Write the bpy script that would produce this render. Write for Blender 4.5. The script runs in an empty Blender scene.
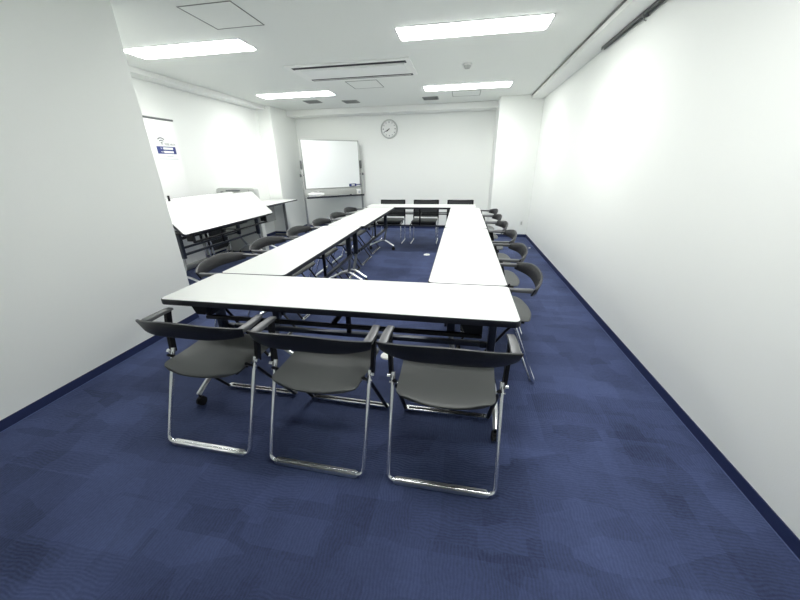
import bpy, bmesh, math, random
from mathutils import Vector, Matrix
random.seed(7)
C = bpy.context.scene.collection
PI = math.pi

# ------------------------------------------------------------------ materials
def srgb(r, g, b):
    f = lambda c: (c/255/12.92) if c/255 <= .04045 else ((c/255+.055)/1.055)**2.4
    return (f(r), f(g), f(b), 1)

def mat(name, col, rough=.5, metal=0., spec=.5, bump=0., bscale=200, mottle=0.):
    m = bpy.data.materials.new(name); m.use_nodes = True
    nt = m.node_tree; b = nt.nodes['Principled BSDF']
    b.inputs['Base Color'].default_value = col
    b.inputs['Roughness'].default_value = rough
    b.inputs['Metallic'].default_value = metal
    b.inputs['Specular IOR Level'].default_value = spec
    tc = nt.nodes.new('ShaderNodeTexCoord')
    if bump or mottle:
        n = nt.nodes.new('ShaderNodeTexNoise'); n.inputs['Scale'].default_value = bscale
        n.inputs['Detail'].default_value = 4
        nt.links.new(tc.outputs['Object'], n.inputs['Vector'])
    if bump:
        bp = nt.nodes.new('ShaderNodeBump'); bp.inputs['Strength'].default_value = bump
        bp.inputs['Distance'].default_value = .002
        nt.links.new(n.outputs['Fac'], bp.inputs['Height']); nt.links.new(bp.outputs['Normal'], b.inputs['Normal'])
    if mottle:
        mx = nt.nodes.new('ShaderNodeMix'); mx.data_type = 'RGBA'
        mx.inputs[6].default_value = tuple(c*(1-mottle) for c in col[:3])+(1,)
        mx.inputs[7].default_value = tuple(min(1, c*(1+mottle)) for c in col[:3])+(1,)
        nt.links.new(n.outputs['Fac'], mx.inputs[0]); nt.links.new(mx.outputs[2], b.inputs['Base Color'])
    return m

def carpet():
    m = bpy.data.materials.new('carpet'); m.use_nodes = True
    nt = m.node_tree; N = nt.nodes; L = nt.links; b = N['Principled BSDF']
    geo = N.new('ShaderNodeNewGeometry')
    sep = N.new('ShaderNodeSeparateXYZ'); L.new(geo.outputs['Position'], sep.inputs[0])
    def M(op, a, b_=None, clamp=False):
        n = N.new('ShaderNodeMath'); n.operation = op; n.use_clamp = clamp
        for i, v in enumerate((a, b_)):
            if v is None: continue
            if isinstance(v, (int, float)): n.inputs[i].default_value = v
            else: L.new(v, n.inputs[i])
        return n.outputs[0]
    tx = M('DIVIDE', M('ADD', sep.outputs[0], 10.13), .5); ty0 = M('DIVIDE', M('ADD', sep.outputs[1], 10.2), .5)
    fx = M('FLOOR', tx); ty = M('ADD', ty0, M('MULTIPLY', M('MODULO', fx, 2), .5)); fy = M('FLOOR', ty)
    cm = N.new('ShaderNodeCombineXYZ'); L.new(fx, cm.inputs[0]); L.new(fy, cm.inputs[1])
    wn = N.new('ShaderNodeTexWhiteNoise'); wn.noise_dimensions = '3D'; L.new(cm.outputs[0], wn.inputs['Vector'])
    rnd = wn.outputs['Value']
    chk = M('MODULO', M('ADD', fx, fy), 2)
    # wobbling ribs running along x in one tile, along y in the next
    nz = N.new('ShaderNodeTexNoise'); nz.inputs['Scale'].default_value = 9; nz.inputs['Detail'].default_value = 2
    L.new(geo.outputs['Position'], nz.inputs['Vector'])
    wob = M('MULTIPLY', nz.outputs['Fac'], .05)
    def rib(c): return M('ADD', M('MULTIPLY', M('SINE', M('MULTIPLY', M('ADD', c, wob), 2*PI/.0125)), .5), .5)
    rx = rib(sep.outputs[1]); ry = rib(sep.outputs[0])
    mixr = N.new('ShaderNodeMix'); L.new(chk, mixr.inputs[0]); L.new(rx, mixr.inputs[2]); L.new(ry, mixr.inputs[3])
    # irregular broad shapes with straight edges (brick voronoi) and pile noise
    mp = N.new('ShaderNodeMapping'); mp.inputs['Scale'].default_value = (3.2, 9, 1); L.new(geo.outputs['Position'], mp.inputs[0])
    vo = N.new('ShaderNodeTexVoronoi'); vo.distance = 'CHEBYCHEV'; vo.inputs['Scale'].default_value = 1; L.new(mp.outputs[0], vo.inputs['Vector'])
    sc = N.new('ShaderNodeSeparateColor'); L.new(vo.outputs['Color'], sc.inputs[0])
    mp2 = N.new('ShaderNodeMapping'); mp2.inputs['Scale'].default_value = (5, 2.2, 1); L.new(geo.outputs['Position'], mp2.inputs[0])
    vo2 = N.new('ShaderNodeTexVoronoi'); vo2.distance = 'CHEBYCHEV'; vo2.inputs['Scale'].default_value = 1; L.new(mp2.outputs[0], vo2.inputs['Vector'])
    sc2 = N.new('ShaderNodeSeparateColor'); L.new(vo2.outputs['Color'], sc2.inputs[0])
    pile = N.new('ShaderNodeTexNoise'); pile.inputs['Scale'].default_value = 260; pile.inputs['Detail'].default_value = 3
    L.new(geo.outputs['Position'], pile.inputs['Vector'])
    big = N.new('ShaderNodeTexNoise'); big.inputs['Scale'].default_value = 2.6; big.inputs['Detail'].default_value = 4
    L.new(geo.outputs['Position'], big.inputs['Vector'])
    v = M('ADD', M('MULTIPLY', rnd, .16), M('MULTIPLY', mixr.outputs[0], .12))
    v = M('ADD', v, M('MULTIPLY', sc.outputs[0], .20))
    v = M('ADD', v, M('MULTIPLY', sc2.outputs[0], .16))
    v = M('ADD', v, M('MULTIPLY', M('SUBTRACT', pile.outputs['Fac'], .12), .26))
    mid = N.new('ShaderNodeTexNoise'); mid.inputs['Scale'].default_value = 70; mid.inputs['Detail'].default_value = 3
    L.new(geo.outputs['Position'], mid.inputs['Vector'])
    v = M('ADD', v, M('MULTIPLY', M('SUBTRACT', mid.outputs['Fac'], .5), .35))
    v = M('ADD', v, M('MULTIPLY', M('SUBTRACT', M('MULTIPLY', big.outputs['Fac'], 1.8), .4, True), .30), True)
    mx = N.new('ShaderNodeMix'); mx.data_type = 'RGBA'; L.new(v, mx.inputs[0])
    mx.inputs[6].default_value = srgb(14, 21, 45); mx.inputs[7].default_value = srgb(82, 95, 137)
    L.new(mx.outputs[2], b.inputs['Base Color'])
    b.inputs['Roughness'].default_value = .85; b.inputs['Specular IOR Level'].default_value = .25
    b.inputs['Sheen Weight'].default_value = .12; b.inputs['Sheen Roughness'].default_value = .4
    b.inputs['Sheen Tint'].default_value = srgb(190, 200, 235)
    h = M('ADD', M('MULTIPLY', mixr.outputs[0], .5), M('MULTIPLY', pile.outputs['Fac'], .8))
    bp = N.new('ShaderNodeBump'); bp.inputs['Strength'].default_value = .5; bp.inputs['Distance'].default_value = .003
    L.new(h, bp.inputs['Height']); L.new(bp.outputs['Normal'], b.inputs['Normal'])
    return m

def emit(name, col, strength):
    m = bpy.data.materials.new(name); m.use_nodes = True
    nt = m.node_tree; b = nt.nodes['Principled BSDF']
    b.inputs['Base Color'].default_value = (.8, .8, .8, 1)
    b.inputs['Emission Color'].default_value = col; b.inputs['Emission Strength'].default_value = strength
    return m

M_wall = mat('wallpaper', srgb(243, 246, 242), .75, bump=.25, bscale=260)
M_ceil = mat('ceiling_board', srgb(238, 241, 236), .85, bump=.3, bscale=180)
M_trim = mat('beam_paint', srgb(243, 245, 241), .7)
M_carpet = carpet()
M_base = mat('navy_baseboard', srgb(34, 45, 84), .55, mottle=.15, bscale=60)
M_seam = mat('baseboard_lip', srgb(92, 106, 150), .5)
M_top = mat('white_laminate', srgb(222, 225, 221), .3, spec=.35)
M_edge = mat('dark_edge_band', srgb(32, 34, 42), .4)
M_black = mat('black_steel', srgb(9, 10, 14), .4, spec=.3)
M_rail = mat('smoked_steel', srgb(58, 62, 70), .28, metal=.6)
M_silver = mat('silver_steel', srgb(150, 153, 152), .32, metal=.75)
M_chrome = mat('chrome', srgb(238, 239, 240), .16, metal=1)
M_foot = mat('satin_chrome', srgb(228, 230, 231), .3, metal=1)
M_seat = mat('charcoal_plastic_seat', srgb(78, 81, 80), .45, bump=.3, bscale=700)
M_back = mat('charcoal_plastic_back', srgb(32, 33, 36), .42, bump=.3, bscale=700)
M_arm = mat('dark_arm_plastic', srgb(84, 86, 88), .36, spec=.6)
M_rubber = mat('black_rubber', srgb(18, 18, 20), .7)
M_mesh = mat('dark_mesh', srgb(50, 53, 55), .8, bump=.8, bscale=900)
M_board = mat('whiteboard_enamel', srgb(244, 248, 246), .18, spec=.5)
M_alu = mat('aluminium', srgb(170, 172, 170), .35, metal=.7)
M_greyp = mat('grey_plastic', srgb(178, 181, 177), .5)
M_dgrey = mat('dark_grey_plastic', srgb(95, 98, 98), .5)
M_case = mat('light_grey_case', srgb(200, 203, 199), .55)
M_white = mat('white_plastic', srgb(238, 240, 237), .4)
M_blue = mat('blue_plastic', srgb(34, 52, 120), .4)
M_print = mat('blue_print', srgb(52, 66, 128), .6)
M_gprint = mat('grey_print', srgb(110, 113, 116), .6)
M_lprint = mat('pale_grey_print', srgb(196, 200, 204), .6)
M_vinyl = mat('white_banner_vinyl', srgb(244, 246, 243), .45)
M_slot = mat('dark_slot', srgb(30, 33, 42), .6)
M_vent = mat('grey_vent', srgb(150, 153, 150), .6)
M_gap = mat('grey_gap', srgb(128, 130, 126), .8)
M_lamp = emit('lamp_diffuser', (1, 1, .985, 1), 25.5)
M_disc = mat('white_floor_cap', srgb(235, 236, 230), .4)

# ------------------------------------------------------------------ mesh builder
class MB:
    def __init__(s): s.bm = bmesh.new(); s.mi = 0
    def _mark(s, faces):
        for f in faces: f.material_index = s.mi
    def box(s, c, size, rot=None, bev=0., seg=2):
        r = bmesh.ops.create_cube(s.bm, size=1)
        vs = r['verts']
        for v in vs: v.co = Vector((v.co.x*size[0], v.co.y*size[1], v.co.z*size[2]))
        if bev > 0:
            es = list({e for v in vs for e in v.link_edges})
            rr = bmesh.ops.bevel(s.bm, geom=es, offset=bev, segments=seg, affect='EDGES', profile=.5)
            vs = list({v for f in rr['faces'] for v in f.verts} | {v for v in vs if v.is_valid})
        m = Matrix.Translation(Vector(c))
        if rot is not None: m = m @ rot
        for v in vs: v.co = m @ v.co
        s._mark({f for v in vs for f in v.link_faces})
        return s
    def slab(s, c, sx, sy, th, r=.03, seg=6, rot=None, bev=.003, plane='z'):
        """rounded-corner plate, th along local z"""
        pts = []
        for qx, qy, a0 in ((1, 1, 0), (-1, 1, PI/2), (-1, -1, PI), (1, -1, 1.5*PI)):
            for i in range(seg+1):
                a = a0 + (PI/2)*i/seg
                pts.append((qx*(sx/2-r)+r*math.cos(a), qy*(sy/2-r)+r*math.sin(a)))
        layers = [(-th/2, bev), (-th/2+bev, 0), (th/2-bev, 0), (th/2, bev)] if bev else [(-th/2, 0), (th/2, 0)]
        return s.loft_outline(pts, layers, c, rot)
    def loft_outline(s, pts, layers, c=(0, 0, 0), rot=None):
        m = Matrix.Translation(Vector(c))
        if rot is not None: m = m @ rot
        rings = []
        cx = sum(p[0] for p in pts)/len(pts); cy = sum(p[1] for p in pts)/len(pts)
        for z, ins in layers:
            ring = []
            for (x, y) in pts:
                d = Vector((x-cx, y-cy)); l = d.length or 1
                d = d*(max(0, l-ins)/l)
                ring.append(s.bm.verts.new(m @ Vector((cx+d.x, cy+d.y, z))))
            rings.append(ring)
        n = len(pts); fs = []
        for a, b in zip(rings, rings[1:]):
            for i in range(n): fs.append(s.bm.faces.new((a[i], a[(i+1) % n], b[(i+1) % n], b[i])))
        fs.append(s.bm.faces.new(list(reversed(rings[0])))); fs.append(s.bm.faces.new(rings[-1]))
        s._mark(fs); return s
    def cyl(s, p0, p1, r, r2=None, n=20):
        return s.tube([p0, p1], r, n=n, r_end=r2)
    def tube(s, pts, r, n=10, fillet=0., closed=False, r_end=None, flat=1.0, up=None):
        pts = [Vector(p) for p in pts]
        if fillet: pts = fillet_path(pts, fillet)
        rings = []; prev = None; N = len(pts)
        for i, p in enumerate(pts):
            if i == 0: t = pts[1]-p
            elif i == N-1: t = p-pts[i-1]
            else: t = (p-pts[i-1]).normalized()+(pts[i+1]-p).normalized()
            t.normalize()
            if prev is None:
                u = Vector(up) if up else (Vector((0, 0, 1)) if abs(t.z) < .9 else Vector((1, 0, 0)))
            else: u = prev
            u = (u-t*u.dot(t)).normalized(); prev = u
            v = t.cross(u)
            rr = r if r_end is None else r+(r_end-r)*i/(N-1)
            rings.append([s.bm.verts.new(p+u*rr*flat*math.cos(2*PI*k/n)+v*rr*math.sin(2*PI*k/n)) for k in range(n)])
        fs = []
        for a, b in zip(rings, rings[1:]):
            for k in range(n): fs.append(s.bm.faces.new((a[k], a[(k+1) % n], b[(k+1) % n], b[k])))
        fs.append(s.bm.faces.new(list(reversed(rings[0])))); fs.append(s.bm.faces.new(rings[-1]))
        s._mark(fs); return s
    def sections(s, secs, cap=True):
        """loft a list of equal-length vertex loops"""
        rings = [[s.bm.verts.new(Vector(p)) for p in sec] for sec in secs]
        n = len(rings[0]); fs = []
        for a, b in zip(rings, rings[1:]):
            for k in range(n): fs.append(s.bm.faces.new((a[k], a[(k+1) % n], b[(k+1) % n], b[k])))
        if cap: fs.append(s.bm.faces.new(list(reversed(rings[0])))); fs.append(s.bm.faces.new(rings[-1]))
        s._mark(fs); return s
    def build(s, name, mats, parent=None, smooth=True, loc=None):
        bmesh.ops.recalc_face_normals(s.bm, faces=s.bm.faces)
        me = bpy.data.meshes.new(name); s.bm.to_mesh(me); s.bm.free()
        for m in (mats if isinstance(mats, (list, tuple)) else [mats]): me.materials.append(m)
        if smooth:
            me.polygons.foreach_set('use_smooth', [True]*len(me.polygons))
            me.set_sharp_from_angle(angle=math.radians(38))
        o = bpy.data.objects.new(name, me); C.objects.link(o)
        if parent: o.parent = parent
        if loc is not None: o.location = loc
        return o

def fillet_path(pts, r, seg=5):
    out = [pts[0]]
    for i in range(1, len(pts)-1):
        p = pts[i]; a = (pts[i-1]-p); b = (pts[i+1]-p)
        d = min(r, a.length*.48, b.length*.48)
        p0 = p+a.normalized()*d; p1 = p+b.normalized()*d
        for k in range(seg+1):
            t = k/seg; out.append((1-t)**2*p0+2*t*(1-t)*p+t*t*p1)
    out.append(pts[-1]); return out

def tag(o, label=None, cat=None, group=None, kind=None):
    if label: o['label'] = label
    if cat: o['category'] = cat
    if group: o['group'] = group
    if kind: o['kind'] = kind
    return o

def empty(name, loc=(0, 0, 0), rz=0):
    o = bpy.data.objects.new(name, None); C.objects.link(o)
    o.empty_display_size = .1
    o.location = loc; o.rotation_euler = (0, 0, rz); return o

def copy_tree(o, parent=None):
    c = o.copy(); C.objects.link(c)
    if parent: c.parent = parent
    for ch in list(o.children): copy_tree(ch, c)
    return c

def RX(a): return Matrix.Rotation(a, 4, 'X')
def RY(a): return Matrix.Rotation(a, 4, 'Y')
def RZ(a): return Matrix.Rotation(a, 4, 'Z')
def bx(m, x0, x1, y0, y1, z0, z1, bev=0): return m.box(((x0+x1)/2, (y0+y1)/2, (z0+z1)/2), (x1-x0, y1-y0, z1-z0), bev=bev)
def struct(name, m, mats): return tag(m.build(name, mats, smooth=False), kind='structure')

# ------------------------------------------------------------------ the room
XR, XB, XL, YC, YB, YF, H = 1.267, -2.43, -3.9, 2.43, 7.40, -1.7, 2.39
m = MB(); bx(m, XL-.2, XR+.2, YF-.2, YB+.2, -.12, 0); struct('floor', m, M_carpet)
m = MB(); bx(m, XL-.2, XR+.2, YF-.2, YB+.2, H, H+.12); struct('ceiling', m, M_ceil)
m = MB(); bx(m, XR, XR+.2, YF-.2, YB+.2, 0, H); struct('wall_right', m, M_wall)
m = MB(); bx(m, XL-.2, XL, YC, YB+.2, 0, H); struct('wall_left', m, M_wall)
m = MB(); bx(m, XL, XR, YB, YB+.2, 0, H); struct('wall_back', m, M_wall)
m = MB(); bx(m, XB, XR, YF-.2, YF, 0, H); struct('wall_front', m, M_wall)
m = MB(); bx(m, XL-.2, XB, YF-.2, YC, 0, H, .004); struct('wall_left_near', m, M_wall)
CX, CY = .556, 6.62                       # boxed-out column right
m = MB(); bx(m, CX, XR, CY, YB, 0, H, .003); struct('wall_back_column_right', m, M_wall)
PX, PY = -3.62, 6.42                      # boxed-out pillar left
m = MB(); bx(m, XL, PX, PY, YB, 0, H, .003); struct('wall_back_pillar_left', m, M_wall)
# dropped beams
m = MB(); bx(m, PX, CX, 7.04, YB, 2.285, H, .002); struct('trim_1', m, M_trim)
m = MB(); bx(m, 1.062, XR, YF, CY, 2.331, H, .002); m.mi = 1; bx(m, 1.057, 1.062, YF, CY, 2.372, H); struct('trim_2', m, [M_trim, M_gap])
m = MB(); bx(m, XL, -3.70, YC, PY, 2.331, H, .002); struct('trim_3', m, M_trim)
# baseboards with a thin paler lip at the foot
def baseboard(side, runs):
    m = MB()
    for (x0, x1, y0, y1, nx, ny) in runs:
        t = .006
        if nx: bx(m, min(x0, x0+nx*t), max(x0, x0+nx*t), y0, y1, 0, .06)
        else: bx(m, x0, x1, min(y0, y0+ny*t), max(y0, y0+ny*t), 0, .06)
        m.mi = 1; t2 = .0095
        if nx: bx(m, min(x0, x0+nx*t2), max(x0, x0+nx*t2), y0, y1, 0, .003)
        else: bx(m, x0, x1, min(y0, y0+ny*t2), max(y0, y0+ny*t2), 0, .003)
        m.mi = 0
    struct('baseboard_'+side, m, [M_base, M_seam])
baseboard('right', [(XR, XR, YF, CY, -1, 0)])
baseboard('back', [(PX, CX, YB, YB, 0, -1), (CX, XR, CY, CY, 0, -1), (CX, CX, CY, YB, -1, 0), (XL, PX, PY, PY, 0, -1), (PX, PX, PY, YB, 1, 0)])
baseboard('left', [(XL, XL, YC, PY, 1, 0), (XB, XB, YF, YC, 1, 0), (XL, XB, YC, YC, 0, 1)])
baseboard('front', [(XB, XR, YF, YF, 0, 1)])

# ------------------------------------------------------------------ ceiling fittings
def ceiling_lamp(x0, x1, y0, y1, label):
    t = empty('ceiling_light', ((x0+x1)/2, (y0+y1)/2, H))
    w, d = x1-x0, y1-y0
    m = MB()
    for sx in (-1, 1): m.box((sx*(w/2+.006), 0, -.003), (.012, d+.024, .006), bev=.001)
    for sy in (-1, 1): m.box((0, sy*(d/2+.006), -.003), (w, .012, .006), bev=.001)
    m.build('frame', M_white, t)
    m = MB(); m.slab((0, 0, -.006), w, d, .012, r=.02, bev=.004); m.build('diffuser', M_lamp, t)
    tag(t, label, 'ceiling light', 'flush rectangular ceiling lights'); return t
lamps = [(-.62, .625, 3.315, 3.60, 'lit rectangular ceiling light nearer the camera, on the right'),
         (-3.29, -2.04, 3.25, 3.53, 'lit rectangular ceiling light nearer the camera, beside the left wall'),
         (-3.28, -2.085, 5.475, 5.765, 'lit ceiling light of the far row, on the left above the whiteboard'),
         (-.635, .605, 5.54, 5.83, 'lit ceiling light of the far row, on the right near the back column'),
         (-.62, .625, 1.07, 1.355, 'ceiling light overhead, just above the near table')]
for a in lamps: ceiling_lamp(*a)

def air_conditioner():
    x0, x1, y0, y1 = -2.035, -.675, 4.12, 4.80
    t = empty('air_conditioner', ((x0+x1)/2, (y0+y1)/2, H)); w, d = x1-x0, y1-y0
    m = MB(); m.slab((0, 0, -.008), w+.09, d+.02, .016, r=.01, bev=.003); m.build('casing', M_trim, t)
    m = MB(); m.slab((.02, .02, -.020), w-.12, d-.30, .010, r=.01, bev=.003); m.build('intake_panel', M_white, t)
    for yy, hh in ((-d/2+.09, .075), (d/2-.045, .07)):
        m = MB(); m.box((.01, yy, -.0175), (w-.03, hh, .006), bev=.001); s = m.build('air_slot', M_slot, t)
        m = MB(); m.box((.01, yy-.022 if yy > 0 else yy+.012, -.0235), (w-.07, .018, .004), rot=RX(.35), bev=.001); m.build('louver', M_trim, s)
    return tag(t, 'long recessed ceiling air conditioner with two dark air slots', 'air conditioner')
air_conditioner()

def hatch(x0, x1, y0, y1, label):
    t = empty('access_hatch', ((x0+x1)/2, (y0+y1)/2, H)); w, d = x1-x0, y1-y0
    m = MB()
    for sx in (-1, 1): m.box((sx*w/2, 0, -.0015), (.007, d+.007, .003))
    for sy in (-1, 1): m.box((0, sy*d/2, -.0015), (w, .007, .003))
    m.build('frame', M_gap, t, smooth=False)
    m = MB(); m.box((0, 0, -.001), (w-.012, d-.012, .002)); m.build('panel', M_ceil, t, smooth=False)
    return tag(t, label, 'access hatch', 'square ceiling access hatches')
hatch(-2.065, -1.645, 2.60, 3.02, 'square access hatch in the ceiling nearest the camera')
hatch(-1.645, -1.21, 5.00, 5.45, 'square access hatch just beyond the ceiling air conditioner')
hatch(-.24, .20, 6.0, 6.43, 'square access hatch just beyond the far right ceiling light')
def vent(x, y, label):
    t = empty('ceiling_vent', (x, y, H))
    m = MB(); m.slab((0, 0, -.004), .27, .25, .008, r=.008, bev=.002); m.build('frame', M_vent, t)
    m = MB()
    for k in range(7): m.box((0, -.09+.03*k, -.011), (.23, .02, .004), rot=RX(.5))
    m.build('slat_grille', M_vent, t, smooth=False)
    return tag(t, label, 'air vent', 'small grey ceiling vents')
vent(-2.68, 6.25, 'small grey slatted ceiling vent, leftmost, just past the far left light')
vent(-2.03, 6.42, 'small grey slatted ceiling vent, the middle one of the three')
vent(-.62, 6.47, 'small grey slatted ceiling vent beside the far right ceiling hatch')
t = empty('smoke_detector', (-.02, 4.54, H))
m = MB(); m.cyl((0, 0, 0), (0, 0, -.015), .055, n=32); m.build('base', M_white, t)
m = MB(); m.cyl((0, 0, -.015), (0, 0, -.045), .042, r2=.026, n=32); m.build('sensor_head', M_greyp, t)
tag(t, 'small round white smoke detector on the ceiling', 'smoke detector')

# picture rail under the right soffit
t = empty('hanging_rail', (1.235, 1.2, 2.331))
m = MB()
for dx in (-.012, .012): m.box((dx, 1.40, -.012), (.008, 2.84, .024), bev=.001)
m.build('track', M_dgrey, t)
m = MB(); m.box((0, 1.40, -.003), (.018, 2.84, .006)); m.build('track_slot', M_slot, t)
m = MB(); m.box((0, 2.03, -.02), (.04, .03, .03), bev=.003); m.tube([(0, 2.03, -.03), (0, 2.035, -.05), (.01, 2.02, -.06)], .004); m.build('hook', M_dgrey, t)
tag(t, 'dark slim hanging rail with a hook under the soffit of the right wall', 'rail')

# ------------------------------------------------------------------ armchairs
def folding_armchair():
    t = empty('folding_armchair')
    # rear chrome loop
    m = MB(); w = .237
    m.tube([(-w, .185, .468), (-w, .003, .013), (w, .003, .013), (w, .185, .468)], .0105, n=12, fillet=.035)
    m.mi = 1; m.slab((0, .003, .0125), 2*w-.05, .030, .019, r=.014, bev=.006)
    m.build('rear_frame', [M_chrome, M_foot], t)
    # front legs: black struts, chrome foot bar
    for s in (-1, 1):
        m = MB(); m.tube([(s*.222, .135, .455), (s*.228, .19, .405), (s*.232, .468, .018)], .011, n=10, fillet=.03, flat=.7)
        m.build('front_leg', M_black, t)
    m = MB(); m.slab((0, .478, .012), .49, .034, .018, r=.016, bev=.004); fb = m.build('front_foot_bar', M_chrome, t)
    m = MB(); m.slab((0, .478, .0215), .43, .011, .003, r=.005, bev=0); m.build('rubber_strip', M_rubber, fb)
    # arm posts and armrests
    for s in (-1, 1):
        m = MB()
        pts = [((.247, .188), .44), ((.252, .203), .54), ((.256, .228), .640), ((.256, .232), .657)]
        secs = []
        for (x, y), z in pts:
            hw, hd = .0085, .015
            secs.append([(s*x-hw, y-hd, z), (s*x+hw, y-hd, z), (s*x+hw, y+hd, z), (s*x-hw, y+hd, z)])
        m.sections(secs)
        m.build('arm_post', M_black, t)
        m = MB(); secs = []
        for k in range(9):
            u = k/8; y = .253-.158*u; x = .257+.004*math.sin(u*PI)+.002*u; z = .658-.004*u
            hw = .017+.004*u; hd = .009+.003*u
            if k == 0: hd *= .7
            if k == 8: hw *= .6
            sec = []
            for a in range(10):
                ang = 2*PI*a/10
                cx, cz = math.cos(ang), math.sin(ang)
                ex = math.copysign(abs(cx)**.5, cx); ez = math.copysign(abs(cz)**.5, cz)
                sec.append((s*(x+ex*hw), y, z+ez*hd))
            secs.append(sec)
        m.sections(secs); m.build('armrest', M_arm, t)
        m = MB(); m.cyl((s*.206, .165, .424), (s*.252, .165, .424), .006, n=12); m.cyl((s*.247, .172, .452), (s*.262, .172, .452), .012, n=14)
        m.build('pivot_bolt', M_chrome, t)
    # curved backrest band
    m = MB(); secs = []; n = 28
    for k in range(n+1):
        u = -1+2*k/n; a = abs(u)
        x = u*.276; y = .026+.072*a**2.8
        hh = .041-.018*a**3; zc = .712-.040*a**2.2-hh
        th = .0085 if 0 < k < n else .005
        lean = .010
        nx = -(.072*2.8*a**1.8)*math.copysign(1, u)/.276; nl = math.hypot(nx, 1); nx /= nl; ny = 1/nl
        sec = []
        for (p, q) in ((-1, .8), (-.6, 1), (.6, 1), (1, .8), (1, -.8), (.6, -1), (-.6, -1), (-1, -.8)):
            off = p*th - q*lean
            sec.append((x+nx*off, y+ny*off, zc+q*hh))
        secs.append(sec)
    m.sections(secs); m.build('backrest', M_back, t)
    # seat shell
    m = MB(); secs = []; n = 30
    for k in range(n+1):
        v = (k/n)**1.3; y = .066+.38*v
        hw = .206+.016*v
        e = 0.
        if y < .106: e = (.106-y)/.04; hw = hw-.04*(1-math.sqrt(max(0, 1-e*e)))
        if v > .90: e2 = (v-.9)/.1; hw = hw*(1-.12*e2**2)
        z = .438-.010*math.sin(v*PI)-.012*max(0, 1-v/.18)**2-.012*max(0, (v-.85)/.15)**2
        th = .011 if 0 < k < n else .005
        top = []; bot = []
        for j in range(13):
            u = -1+2*j/12; x = u*hw; bow = -.034*(1-abs(u)**2.4)*max(0, 1-v/.30)**1.5
            dz = .006*u*u*(1-v*.5)
            top.append((x, y+bow, z+dz+th*.5-(.005 if abs(u) == 1 else 0)))
            bot.append((x, y+bow, z+dz-th*.9+(.005 if abs(u) == 1 else 0)))
        secs.append(top+bot[::-1])
    m.sections(secs); st = m.build('seat', M_seat, t)
    m = MB()
    for s in (-1, 1): m.tube([(s*.185, .10, .418), (s*.185, .40, .418)], .008, n=8)
    m.tube([(-.20, .165, .418), (.20, .165, .418)], .007, n=8); m.build('under_frame', M_black, t)
    return t

# ------------------------------------------------------------------ tables
W, D = 1.80, .45
def table_parts(t, flip=False):
    """nesting conference table, centre at origin, inner side at +y"""
    a = Matrix.Identity(4)
    if flip: a = Matrix.Translation((0, -.125, .646)) @ RX(flip) @ Matrix.Translation((0, .225, -.675))
    def put(o): o.data.transform(a); return o
    m = MB(); m.slab((0, 0, .6975), W-.009, D-.009, .005, r=.027, bev=.001)
    tp = put(m.build('tabletop', M_top, t))
    m = MB(); m.slab((0, 0, .6845), W, D, .029, r=.03, bev=.003)
    put(m.build('edge_band', M_edge, tp))
    lx = .755 if flip else .818
    # steel beams below the top
    m = MB(); m.box((0, -.10, .553), (1.50, .024, .020), bev=.003); m.box((0, .06, .600), (1.50, .016, .012), bev=.002)
    m.build('upper_beam', M_black, t)
    m = MB(); m.box((0, .115, .388), (1.52, .034, .026), bev=.005); m.build('lower_rail', M_rail, t)
    m = MB(); m.box((0, .115, .53), (.026, .022, .27), bev=.003); m.box((0, .01, .568), (.026, .22, .012), bev=.002)
    m.build('centre_post', M_black, t)
    for s in (-1, 1):
        m = MB()
        m.box((s*.77, -.01, .657), (.11, .27, .020), bev=.004)
        m.box((s*.735, -.06, .605), (.032, .09, .09), bev=.004)
        m.build('leg_bracket', M_black, t)
        m = MB(); m.box((s*lx, .08, .505), (.040, .052, .30), bev=.008); m.box((s*(lx-.035), .108, .388), (.05, .03, .028), bev=.004); m.build('leg_column', M_rail, t)
        m = MB()   # trapezoid flip lever near the outer edge
        lv = [(s*.64, -.20, .671), (s*.74, -.20, .671), (s*.715, -.20, .615), (s*.665, -.20, .615)]
        m.sections([[(x, y, z) for x, y, z in lv], [(x, y+.035, z) for x, y, z in lv]])
        put(m.build('flip_lever', M_black, t))
        m = MB(); m.tube([(s*(lx+.007), .08, .40), (s*(lx+.01), .078, .30), (s*.850, .045, .165)], .016, n=12, fillet=.05, flat=.75)
        lg = m.build('leg', M_silver, t)
        m = MB()
        pts = [(s*.852, -.205, .078), (s*.852, -.16, .10), (s*.850, -.05, .150), (s*.850, .04, .172), (s*.850, .10, .145), (s*.852, .16, .10), (s*.852, .205, .078)]
        m.tube(pts, .0155, n=12, fillet=.05, flat=.75)
        ft = m.build('foot', M_foot, t)
        for sy in (-1, 1):
            m = MB(); m.cyl((s*.852, sy*.197, .085), (s*.852, sy*.197, .05), .008, n=10)
            m.cyl((s*.852-.016, sy*.197, .026), (s*.852-.004, sy*.197, .026), .026, n=20)
            m.cyl((s*.852+.004, sy*.197, .026), (s*.852+.016, sy*.197, .026), .026, n=20)
            m.box((s*.852, sy*.197, .045), (.03, .036, .022), bev=.008)
            m.build('caster', M_rubber, t)

def conference_table(name='conference_table', flip=0):
    t = empty(name); table_parts(t, flip); return t

T0 = conference_table()
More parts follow.
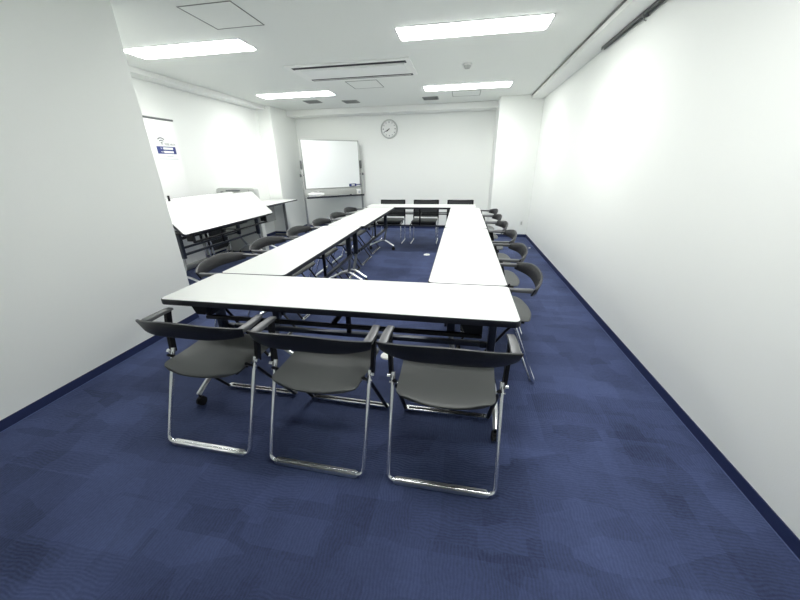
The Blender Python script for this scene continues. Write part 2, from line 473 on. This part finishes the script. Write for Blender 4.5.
# (centre x, y, angle) ; inner side of each faces the middle of the ring
tables = [(-.623, 1.539, 0, 'white topped conference table running across the front, nearest the camera'),
          (-1.303, 2.663, -PI/2+.012, 'white topped conference table of the left row, nearer the camera'),
          (-1.288, 4.460, -PI/2, 'white topped conference table of the left row, farther away, near the whiteboard'),
          (.058, 2.663, PI/2, 'white topped conference table of the right row, nearer the camera'),
          (.060, 4.460, PI/2, 'white topped conference table of the right row, farther from the camera'),
          (-.665, 5.59, PI, 'white topped conference table across the far end of the ring')]
for i, (x, y, rz, lb) in enumerate(tables):
    o = T0 if i == 0 else copy_tree(T0)
    o.location = (x, y, 0); o.rotation_euler.z = rz
    o.scale.x = 1.009 if i == 0 else (.992 if i < 5 else 1)
    tag(o, lb, 'table', 'conference tables set in a ring')

# parked flip-top tables by the left wall
flips = [(-3.06, 3.925, 'parked flip-top table with its white top tilted steeply towards the room'),
         (-3.36, 3.865, 'parked flip-top table mostly hidden right behind the tilted white one')]
F0 = conference_table('flip_top_table', math.radians(47))
for i, (x, y, lb) in enumerate(flips):
    o = F0 if i == 0 else copy_tree(F0)
    o.location = (x, y, 0); o.rotation_euler.z = PI/2
    tag(o, lb, 'table', 'parked flip-top tables')
m = MB(); m.tube([(-.40, .06, .80), (-.40, .06, 1.035)], .016, n=8, flat=.6); m.box((-.40, .06, .80), (.03, .05, .05), bev=.004)
m.build('release_lever', M_black, o)

# ------------------------------------------------------------------ chairs
A0 = folding_armchair()
near = ['leftmost of the three', 'middle one of the three', 'rightmost of the three']
place = []
for k, (x, y, rz) in enumerate(((-1.200, 1.040, -.02), (-.610, 1.020, -.025), (-.024, 1.016, -.005))):
    place.append((x, y, rz, 'charcoal folding armchair with chrome loop legs at the near table, '+near[k], 'armchairs along the near table'))
ords = ['nearest the camera', 'second from the camera', 'third from the camera', 'fourth from the camera', 'fifth from the camera', 'farthest from the camera']
for k, y in enumerate((2.095, 2.73, 3.35, 3.94, 4.52, 5.11)):
    place.append(((.518, .545, .558, .542, .538, .542)[k], y, PI/2+(.03, 0, -.03, .02, 0, .02)[k], 'charcoal folding armchair outside the right table row, '+ords[k], 'armchairs along the right tables'))
for k, y in enumerate((2.10, 2.76, 3.37, 3.95, 4.55, 5.18)):
    place.append(((-1.845, -1.855, -1.84, -1.82, -1.825, -1.84)[k], y, -PI/2+(.04, -.03, 0, .02, 0, 0)[k], 'charcoal folding armchair outside the left table row, '+ords[k], 'armchairs along the left tables'))
for i, (x, y, rz, lb, g) in enumerate(place):
    o = A0 if i == 0 else copy_tree(A0)
    o.location = (x, y, 0); o.rotation_euler.z = rz
    tag(o, lb, 'chair', g)

# two chairs folded flat against the left wall behind the parked tables
def folded_chair():
    t = empty('folded_chair')
    R_ = RX(-.10)
    def put(o): o.data.transform(R_); return o
    m = MB(); m.tube([(-.235, .0, .70), (-.235, 0, .013), (.235, 0, .013), (.235, 0, .70)], .012, n=10, fillet=.035); put(m.build('rear_frame', M_chrome, t))
    m = MB(); m.tube([(-.20, -.035, .62), (-.20, -.035, .06), (.20, -.035, .06), (.20, -.035, .62)], .011, n=10, fillet=.03); put(m.build('front_frame', M_chrome, t))
    m = MB(); m.slab((0, -.018, .36), .37, .40, .02, r=.04, bev=.006, rot=RX(PI/2)); put(m.build('seat', M_back, t))
    m = MB(); m.slab((0, -.01, .70), .50, .09, .025, r=.03, bev=.006, rot=RX(PI/2)); put(m.build('backrest', M_back, t))
    return t
K0 = folded_chair()
for i, (x, y, lb) in enumerate(((-3.79, 4.48, 'nearer the wall'), (-3.675, 4.44, 'nearer the tables'))):
    o = K0 if i == 0 else copy_tree(K0)
    o.location = (x, y, 0); o.rotation_euler.z = -PI/2+PI
    tag(o, 'folded chrome and charcoal chair stored behind the parked tables, '+lb, 'chair', 'folded chairs stored by the left wall')

# three sled chairs at the far table (local +y is the way the sitter faces)
def sled_chair():
    t = empty('sled_chair')
    for s in (-1, 1):
        m = MB(); x = s*.228
        m.tube([(x*.90, .30, .38), (x, .475, .37), (x, .495, .011), (x, .03, .011), (x, .02, .42)], .0105, n=10, fillet=.04)
        m.build('sled_leg', M_chrome, t)
        m = MB(); m.tube([(x, .02, .41), (x*.985, -.005, .60), (x*.98, -.015, .735)], .011, n=10, fillet=.05)
        m.build('back_post', M_black, t)
    m = MB(); m.tube([(-.215, .455, .385), (.215, .455, .385)], .009, n=8); m.tube([(-.215, .05, .385), (.215, .05, .385)], .009, n=8); m.build('cross_bar', M_black, t)
    m = MB(); m.slab((0, .25, .403), .44, .44, .024, r=.05, bev=.008); m.build('seat', M_seat, t)
    m = MB(); m.slab((0, .25, .360), .41, .42, .062, r=.04, bev=.008); m.build('seat_pan', M_black, t)
    m = MB()
    for sx in (-1, 1): m.tube([(sx*.218, .006, .445), (sx*.218, -.012, .738)], .013, n=8)
    for zz, yy in ((.450, .006), (.730, -.012)):
        m.tube([(sx*.215*u, yy-.018*(1-u*u)*1.0, zz-.006*(1-u*u)) for sx in (1,) for u in (-1, -.5, 0, .5, 1)], .011, n=8)
    bf = m.build('backrest', M_black, t)
    m = MB(); secs = []
    for k in range(9):
        u = -1+k/4; dy = -.018*(1-u*u)
        secs.append([(u*.21, .006+dy, .455), (u*.21, -.011+dy, .727-.006*(1-u*u)), (u*.21, -.005+dy, .727-.006*(1-u*u)), (u*.21, .012+dy, .455)])
    m.sections(secs); m.build('mesh_panel', M_mesh, bf)
    return t
S0 = sled_chair()
for i, (x, lb) in enumerate(((-1.262, 'leftmost'), (-.637, 'middle one'), (-.018, 'rightmost'))):
    o = S0 if i == 0 else copy_tree(S0)
    o.location = (x, 6.185, 0); o.rotation_euler.z = PI
    tag(o, 'chrome sled-base chair with dark mesh back behind the far table, '+lb, 'chair', 'mesh-back chairs behind the far table')

# ------------------------------------------------------------------ whiteboard on its stand
pL, pR = Vector((-3.105, 6.45, 0)), Vector((-2.20, 7.25, 0))
dv = (pR-pL); wbw = dv.length; ang = math.atan2(dv.y, dv.x)
t = empty('whiteboard', tuple((pL+pR)/2), ang)      # local +x along board, -y faces the camera
m = MB(); m.slab((0, 0, 1.362), wbw-.012, .89, .014, r=.006, bev=.001, rot=RX(PI/2)); m.build('board_panel', M_board, t)
m = MB()
for s in (-1, 1): m.box((s*(wbw/2-.004), 0, 1.362), (.016, .026, .914), bev=.003)
for s in (-1, 1): m.box((0, 0, 1.362+s*.449), (wbw-.02, .026, .016), bev=.003)
m.build('board_frame', M_alu, t)
for s in (-1, 1):
    m = MB(); x = s*(wbw/2+.035)
    m.box((x, .0, .76), (.028, .04, 1.36), bev=.004)
    m.build('stand_post', M_alu, t)
    m = MB(); m.cyl((x+s*.03, 0, 1.17), (x-s*.03, 0, 1.17), .012, n=12); m.box((x, 0, 1.36), (.034, .045, .16), bev=.005)
    m.cyl((x+s*.02, 0, 1.17), (x+s*.045, 0, 1.17), .026, n=16); m.build('pivot_knob', M_dgrey, t)
    m = MB(); m.tube([(x, -.27, .075), (x, 0, .095), (x, .27, .075)], .018, n=10); ft = m.build('foot', M_alu, t)
    for sy in (-1, 1):
        m = MB(); m.cyl((x-.012, sy*.255, .028), (x+.012, sy*.255, .028), .028, n=18); m.box((x, sy*.255, .055), (.032, .03, .03), bev=.006)
        m.build('caster', M_rubber, t)
m = MB(); m.box((0, .0, .83), (wbw+.05, .012, .13), bev=.002); m.build('back_rail', M_greyp, t)
m = MB(); m.box((0, -.055, .745), (wbw+.05, .13, .012), bev=.003); m.mi = 1; m.box((0, -.117, .748), (wbw+.05, .012, .034), bev=.003); m.build('pen_tray', [M_greyp, M_slot], t)
m = MB(); m.tube([(-wbw/2-.03, 0, .20), (wbw/2+.03, 0, .20)], .014, n=10); m.build('lower_crossbar', M_alu, t)
tag(t, 'white dry-erase board on a wheeled silver stand in the back left corner', 'whiteboard')
wm = Matrix.Translation(t.location) @ RZ(ang)
def on_board(name, m, mats, lab, cat, x, y, z, grp=None):
    o = m.build(name, mats); o.location = wm @ Vector((x, y, z)); o.rotation_euler.z = ang
    return tag(o, lab, cat, grp)
t = empty('board_eraser', tuple(wm @ Vector((.415, -.0135, .955))), ang)
m = MB(); m.box((0, -.022, 0), (.15, .03, .05), bev=.008); m.build('handle', M_blue, t)
m = MB(); m.box((0, -.004, 0), (.155, .008, .055), bev=.002); m.build('felt_pad', M_gprint, t)
m = MB(); m.box((0, -.0375, 0), (.07, .002, .026)); m.build('sticker', M_white, t)
tag(t, 'blue magnetic eraser stuck to the lower right of the whiteboard', 'eraser')
t = empty('marker_pen', tuple(wm @ Vector((.50, -.0135, .95))), ang)
m = MB(); m.cyl((-.01, -.012, .012), (.075, -.012, .012), .008, n=12); m.build('barrel', M_blue, t)
m = MB(); m.cyl((.075, -.012, .012), (.105, -.012, .012), .009, n=12); m.build('cap', M_blue, t)
tag(t, 'blue marker pen beside the blue eraser on the whiteboard', 'marker')
t = on_board('cleaner_box', MB().box((0, 0, .06), (.085, .06, .12), bev=.008), M_white, 'small upright white box at the right end of the whiteboard tray', 'box', .53, -.06, .752)
m = MB(); m.box((0, -.031, .06), (.05, .003, .05)); m.build('paper_label', M_lprint, t)
m = MB(); m.cyl((0, 0, 0), (0, 0, .022), .022, n=20); on_board('magnet_button', m, M_dgrey, 'small dark round magnet lying on the tray left of the white box', 'magnet', .34, -.06, .752)
# crumpled white cloth bag at the left end
m = MB(); r_ = bmesh.ops.create_icosphere(m.bm, subdivisions=4, radius=1)
for v in r_['verts']:
    n = v.co.copy(); k = 1+.10*math.sin(5*n.x+3*n.y)*math.cos(6*n.z+2*n.x)+.06*math.sin(13*n.x-9*n.z)
    v.co = Vector((n.x*.17*k, n.y*.048*k, max(-.9, n.z)*.052*k+.050))
t = on_board('plastic_bag', m, M_white, 'crumpled white bag of supplies lying at the left end of the whiteboard tray', 'bag', -.42, -.062, .7535)
m = MB(); m.box((.03, -.02, .098), (.16, .03, .008), rot=RY(.06), bev=.003); m.build('dark_clip', M_gprint, t)

# ------------------------------------------------------------------ wall clock
t = empty('wall_clock', (-1.553, YB, 2.027))
m = MB(); n = 48
prof = [(.150, -.020), (.156, -.034), (.168, -.040), (.178, -.030), (.180, -.010), (.180, 0), (.0, 0), (.0, -.012), (.150, -.012)]
secs = []
for k in range(n): a = 2*PI*k/n; secs.append([(r*math.cos(a), y, r*math.sin(a)) for r, y in prof if r > 0])
rings = [[m.bm.verts.new(p) for p in s_] for s_ in secs]; q = len(rings[0])
for k in range(n):
    a, b = rings[k], rings[(k+1) % n]
    for j in range(q-1): m.bm.faces.new((a[j], a[j+1], b[j+1], b[j]))
m.build('rim', M_case, t)
m = MB(); m.cyl((0, 0, 0), (0, -.014, 0), .155, n=48); f = m.build('dial', M_white, t)
m = MB()
for k in range(12):
    a = PI/2-k*PI/6
    m.box((.125*math.cos(a), -.0155, .125*math.sin(a)), (.020, .003, .011 if k % 3 else .018), rot=RY(-a), bev=.001)
m.build('hour_marks', M_gprint, f)
for nm, clk, ln, w_ in (('hour_hand', 230, .085, .013), ('minute_hand', 241, .122, .009)):
    a = math.radians(90-clk); m = MB()
    m.box((ln/2-.01, -.019 if nm[0] == 'h' else -.023, 0), (ln, .003, w_), bev=.001)
    h = m.build(nm, M_slot, t); h.data.transform(RY(-a))
m = MB(); m.cyl((0, -.013, 0), (0, -.028, 0), .010, n=16); m.build('hub', M_dgrey, t)
tag(t, 'round white wall clock with grey rim on the back wall', 'clock')

# ------------------------------------------------------------------ wall sockets
def socket(x, y, z, rz, label):
    t = empty('wall_socket', (x, y, z), rz)
    m = MB(); m.slab((0, -.004, 0), .072, .12, .008, r=.008, bev=.002, rot=RX(PI/2)); m.build('cover_plate', M_white, t)
    m = MB(); m.slab((0, -.0085, 0), .030, .062, .004, r=.004, bev=.001, rot=RX(PI/2)); ins = m.build('insert', M_case, t)
    m = MB()
    for zz in (-.016, .014):
        for xx in (-.006, .006): m.box((xx, -.0108, zz), (.0022, .001, .009))
    m.build('slots', M_slot, ins)
    return tag(t, label, 'wall socket')
socket(1.15, CY, .275, 0, 'white wall socket low on the column at the back right')

# ------------------------------------------------------------------ floor outlet caps and a scrap
for x, y, lb in ((-.485, 2.045, 'round white floor outlet cap under the near table'), (-.50, 5.07, 'round white floor outlet cap in the open middle near the far table')):
    t = empty('floor_outlet', (x, y, 0))
    m = MB(); m.cyl((0, 0, 0), (0, 0, .008), .052, r2=.048, n=32); m.build('cap', M_disc, t)
    m = MB(); m.slab((0, 0, .009), .04, .016, .002, r=.006, bev=.0005); m.build('flap', M_white, t)
    tag(t, lb, 'floor outlet')
m = MB(); m.slab((0, 0, .005), .028, .022, .010, r=.005, bev=.002, rot=RZ(.4)); o = m.build('paper_scrap', M_disc); o.location = (1.18, 5.72, 0)
tag(o, 'tiny white scrap on the carpet by the right wall near the column', 'scrap')

# ------------------------------------------------------------------ banner by the left wall
bx0, by0, by1 = -3.75, 3.60, 4.175
t = empty('roll_up_banner', (bx0, (by0+by1)/2, 0), PI/2)   # local x -> world y, local y -> world -x ; front is -y local (+x world)
hw = (by1-by0)/2
m = MB(); m.box((0, 0, .99), (2*hw, .002, 1.82)); sh = m.build('banner_sheet', M_vinyl, t, smooth=False)
m = MB(); m.box((0, 0, 1.903), (2*hw+.01, .022, .022), bev=.005); m.build('top_bar', M_dgrey, t)
m = MB(); m.box((0, .02, .045), (2*hw+.03, .12, .07), bev=.012); m.build('base_cassette', M_alu, t)
m = MB(); m.cyl((0, .03, .07), (0, .03, 1.90), .008, n=10); m.build('support_pole', M_alu, t)
yf = -.0025
def bp_(y): return y-(by0+by1)/2
# wifi fan mark
m = MB(); cx, cz = bp_(3.918), 1.617
for R0, R1 in ((.016, .026), (.038, .050), (.064, .077)):
    pts = []
    for k in range(13): a = PI/4+PI/2*k/12; pts.append((R1*math.cos(a), R1*math.sin(a)))
    for k in range(12, -1, -1): a = PI/4+PI/2*k/12; pts.append((R0*math.cos(a), R0*math.sin(a)))
    m.bm.faces.new([m.bm.verts.new((cx+x, yf, cz+z)) for x, z in pts])
m.bm.faces.new([m.bm.verts.new((cx+.009*math.cos(a*PI/6), yf, cz+.002+.009*math.sin(a*PI/6))) for a in range(12)])
m.build('wireless_symbol', M_gprint, sh, smooth=False)
def text(body, size, x, z, mt, name, par):
    cu = bpy.data.curves.new(name, 'FONT'); cu.body = body; cu.size = size; cu.align_x = 'LEFT'; cu.extrude = .0003
    to = bpy.data.objects.new(name, cu); C.objects.link(to)
    dg = bpy.context.evaluated_depsgraph_get(); me = bpy.data.meshes.new_from_object(to.evaluated_get(dg))
    bpy.data.objects.remove(to); me.transform(Matrix.Translation((x, yf-.001, z)) @ RX(PI/2)); me.materials.clear(); me.materials.append(mt)
    o = bpy.data.objects.new(name, me); C.objects.link(o); o.parent = par; return o
text('FREE Wi-Fi', .036, bp_(3.955), 1.605, M_gprint, 'banner_lettering', sh)
m = MB(); x0, x1, z0, z1 = bp_(3.825), bp_(4.112), 1.505, 1.590
m.box(((x0+x1)/2, yf, (z0+z1)/2), (x1-x0, .002, z1-z0)); pn = m.build('blue_panel', M_print, sh, smooth=False)
m = MB()
for zz in (1.568, 1.527): m.box(((x0+x1)/2+.025, yf-.001, zz), (.150, .002, .025))
m.build('white_fields', M_vinyl, pn, smooth=False)
text('ID', .024, x0+.055, 1.560, M_vinyl, 'field_lettering', pn); text('PW', .024, x0+.050, 1.518, M_vinyl, 'field_lettering', pn)
m = MB()
for x_, w_, z_ in ((-.06, .03, 1.478), (0.03, .10, 1.476), (0, .30, 1.445)): m.box(((x0+x1)/2+x_, yf, z_), (w_, .001, .007))
m.build('small_print', M_lprint, sh, smooth=False)
tag(t, 'white roll-up banner with a blue printed panel against the left wall', 'banner')

# ------------------------------------------------------------------ side desk by the pillar and the grey machine
t = empty('side_desk', (-3.565, 5.815, 0), 0)
m = MB(); m.slab((0, 0, .7125), .59, 1.10, .025, r=.015, bev=.002); tp = m.build('desktop', M_top, t)
m = MB(); m.slab((0, 0, .7115), .594, 1.104, .018, r=.015, bev=.002); m.build('edge_band', M_edge, tp)
for sy in (-1, 1):
    m = MB(); m.box((.03, sy*.46, .37), (.05, .025, .66), bev=.004); m.build('leg', M_silver, t)
    m = MB(); m.box((0, sy*.46, .022), (.50, .045, .044), bev=.01); m.build('foot', M_dgrey, t)
m = MB(); m.box((-.19, 0, .50), (.015, .90, .36), bev=.003); m.build('modesty_panel', M_greyp, t)
m = MB(); m.box((.03, 0, .665), (.04, .90, .05), bev=.003); m.build('beam', M_dgrey, t)
tag(t, 'plain white side desk against the left wall by the pillar', 'desk')

t = empty('equipment_case', (-3.535, 4.905, 0))
m = MB()
m.loft_outline([(x, z) for x, z in [(-.36, .02), (.36, .02), (.345, .98), (.335, 1.018), (.30, 1.035), (-.30, 1.035), (-.335, 1.018), (-.345, .98)]],
               [(-.05, .006), (-.044, 0), (.044, 0), (.05, .006)], c=(0, 0, 0), rot=RX(PI/2))
m.build('case_body', M_case, t)
m = MB(); m.box((-.04, -.052, .995), (.25, .006, .018), bev=.002); m.build('handle_slot', M_gprint, t)
m = MB(); m.box((-.235, -.052, .94), (.055, .006, .10), bev=.002); m.box((-.10, -.052, .935), (.20, .006, .012)); m.box((.165, -.052, .965), (.06, .006, .024), bev=.003); m.box((.27, -.052, .975), (.025, .006, .018), bev=.002); m.build('dark_fittings', M_vent, t)
m = MB(); m.box((.235, -.051, .80), (.004, .004, .42)); m.build('seam', M_gprint, t)
m = MB()
for s_ in (-1, 1): m.box((s_*.28, 0, .012), (.06, .20, .024), bev=.004)
m.build('feet', M_slot, t)
tag(t, 'light grey upright flat case with rounded top, mostly hidden behind the tilted table', 'case')

# ------------------------------------------------------------------ light and camera
w = bpy.data.worlds.new('world'); bpy.context.scene.world = w; w.use_nodes = True
w.node_tree.nodes['Background'].inputs[0].default_value = (.8, .85, .9, 1); w.node_tree.nodes['Background'].inputs[1].default_value = .3

f_, yaw, pitch, roll, ch = 324.3876, -.184627, .392899, -.015081, 1.325702
def n3(rows): return Matrix(rows)
Rw = n3([[math.cos(yaw), -math.sin(yaw), 0], [math.sin(yaw), math.cos(yaw), 0], [0, 0, 1]])
B_ = n3([[1, 0, 0], [0, 0, -1], [0, 1, 0]])
Rp = n3([[1, 0, 0], [0, math.cos(pitch), -math.sin(pitch)], [0, math.sin(pitch), math.cos(pitch)]])
Rr = n3([[math.cos(roll), -math.sin(roll), 0], [math.sin(roll), math.cos(roll), 0], [0, 0, 1]])
Rc = Rr @ Rp @ B_ @ Rw
inv = Rc.transposed()
cm = bpy.data.cameras.new('camera'); co = bpy.data.objects.new('camera', cm); C.objects.link(co)
F3 = n3([[1, 0, 0], [0, -1, 0], [0, 0, -1]])
co.matrix_world = Matrix.Translation((0, 0, ch)) @ (inv @ F3).to_4x4()
cm.sensor_width = 36; cm.lens = f_*36/800; cm.clip_start = .02
sc = bpy.context.scene; sc.camera = co
sc.view_settings.view_transform = 'Standard'; sc.view_settings.look = 'None'
sc.view_settings.gamma = 1; sc.view_settings.exposure = .12
sc.view_settings.use_curve_mapping = False
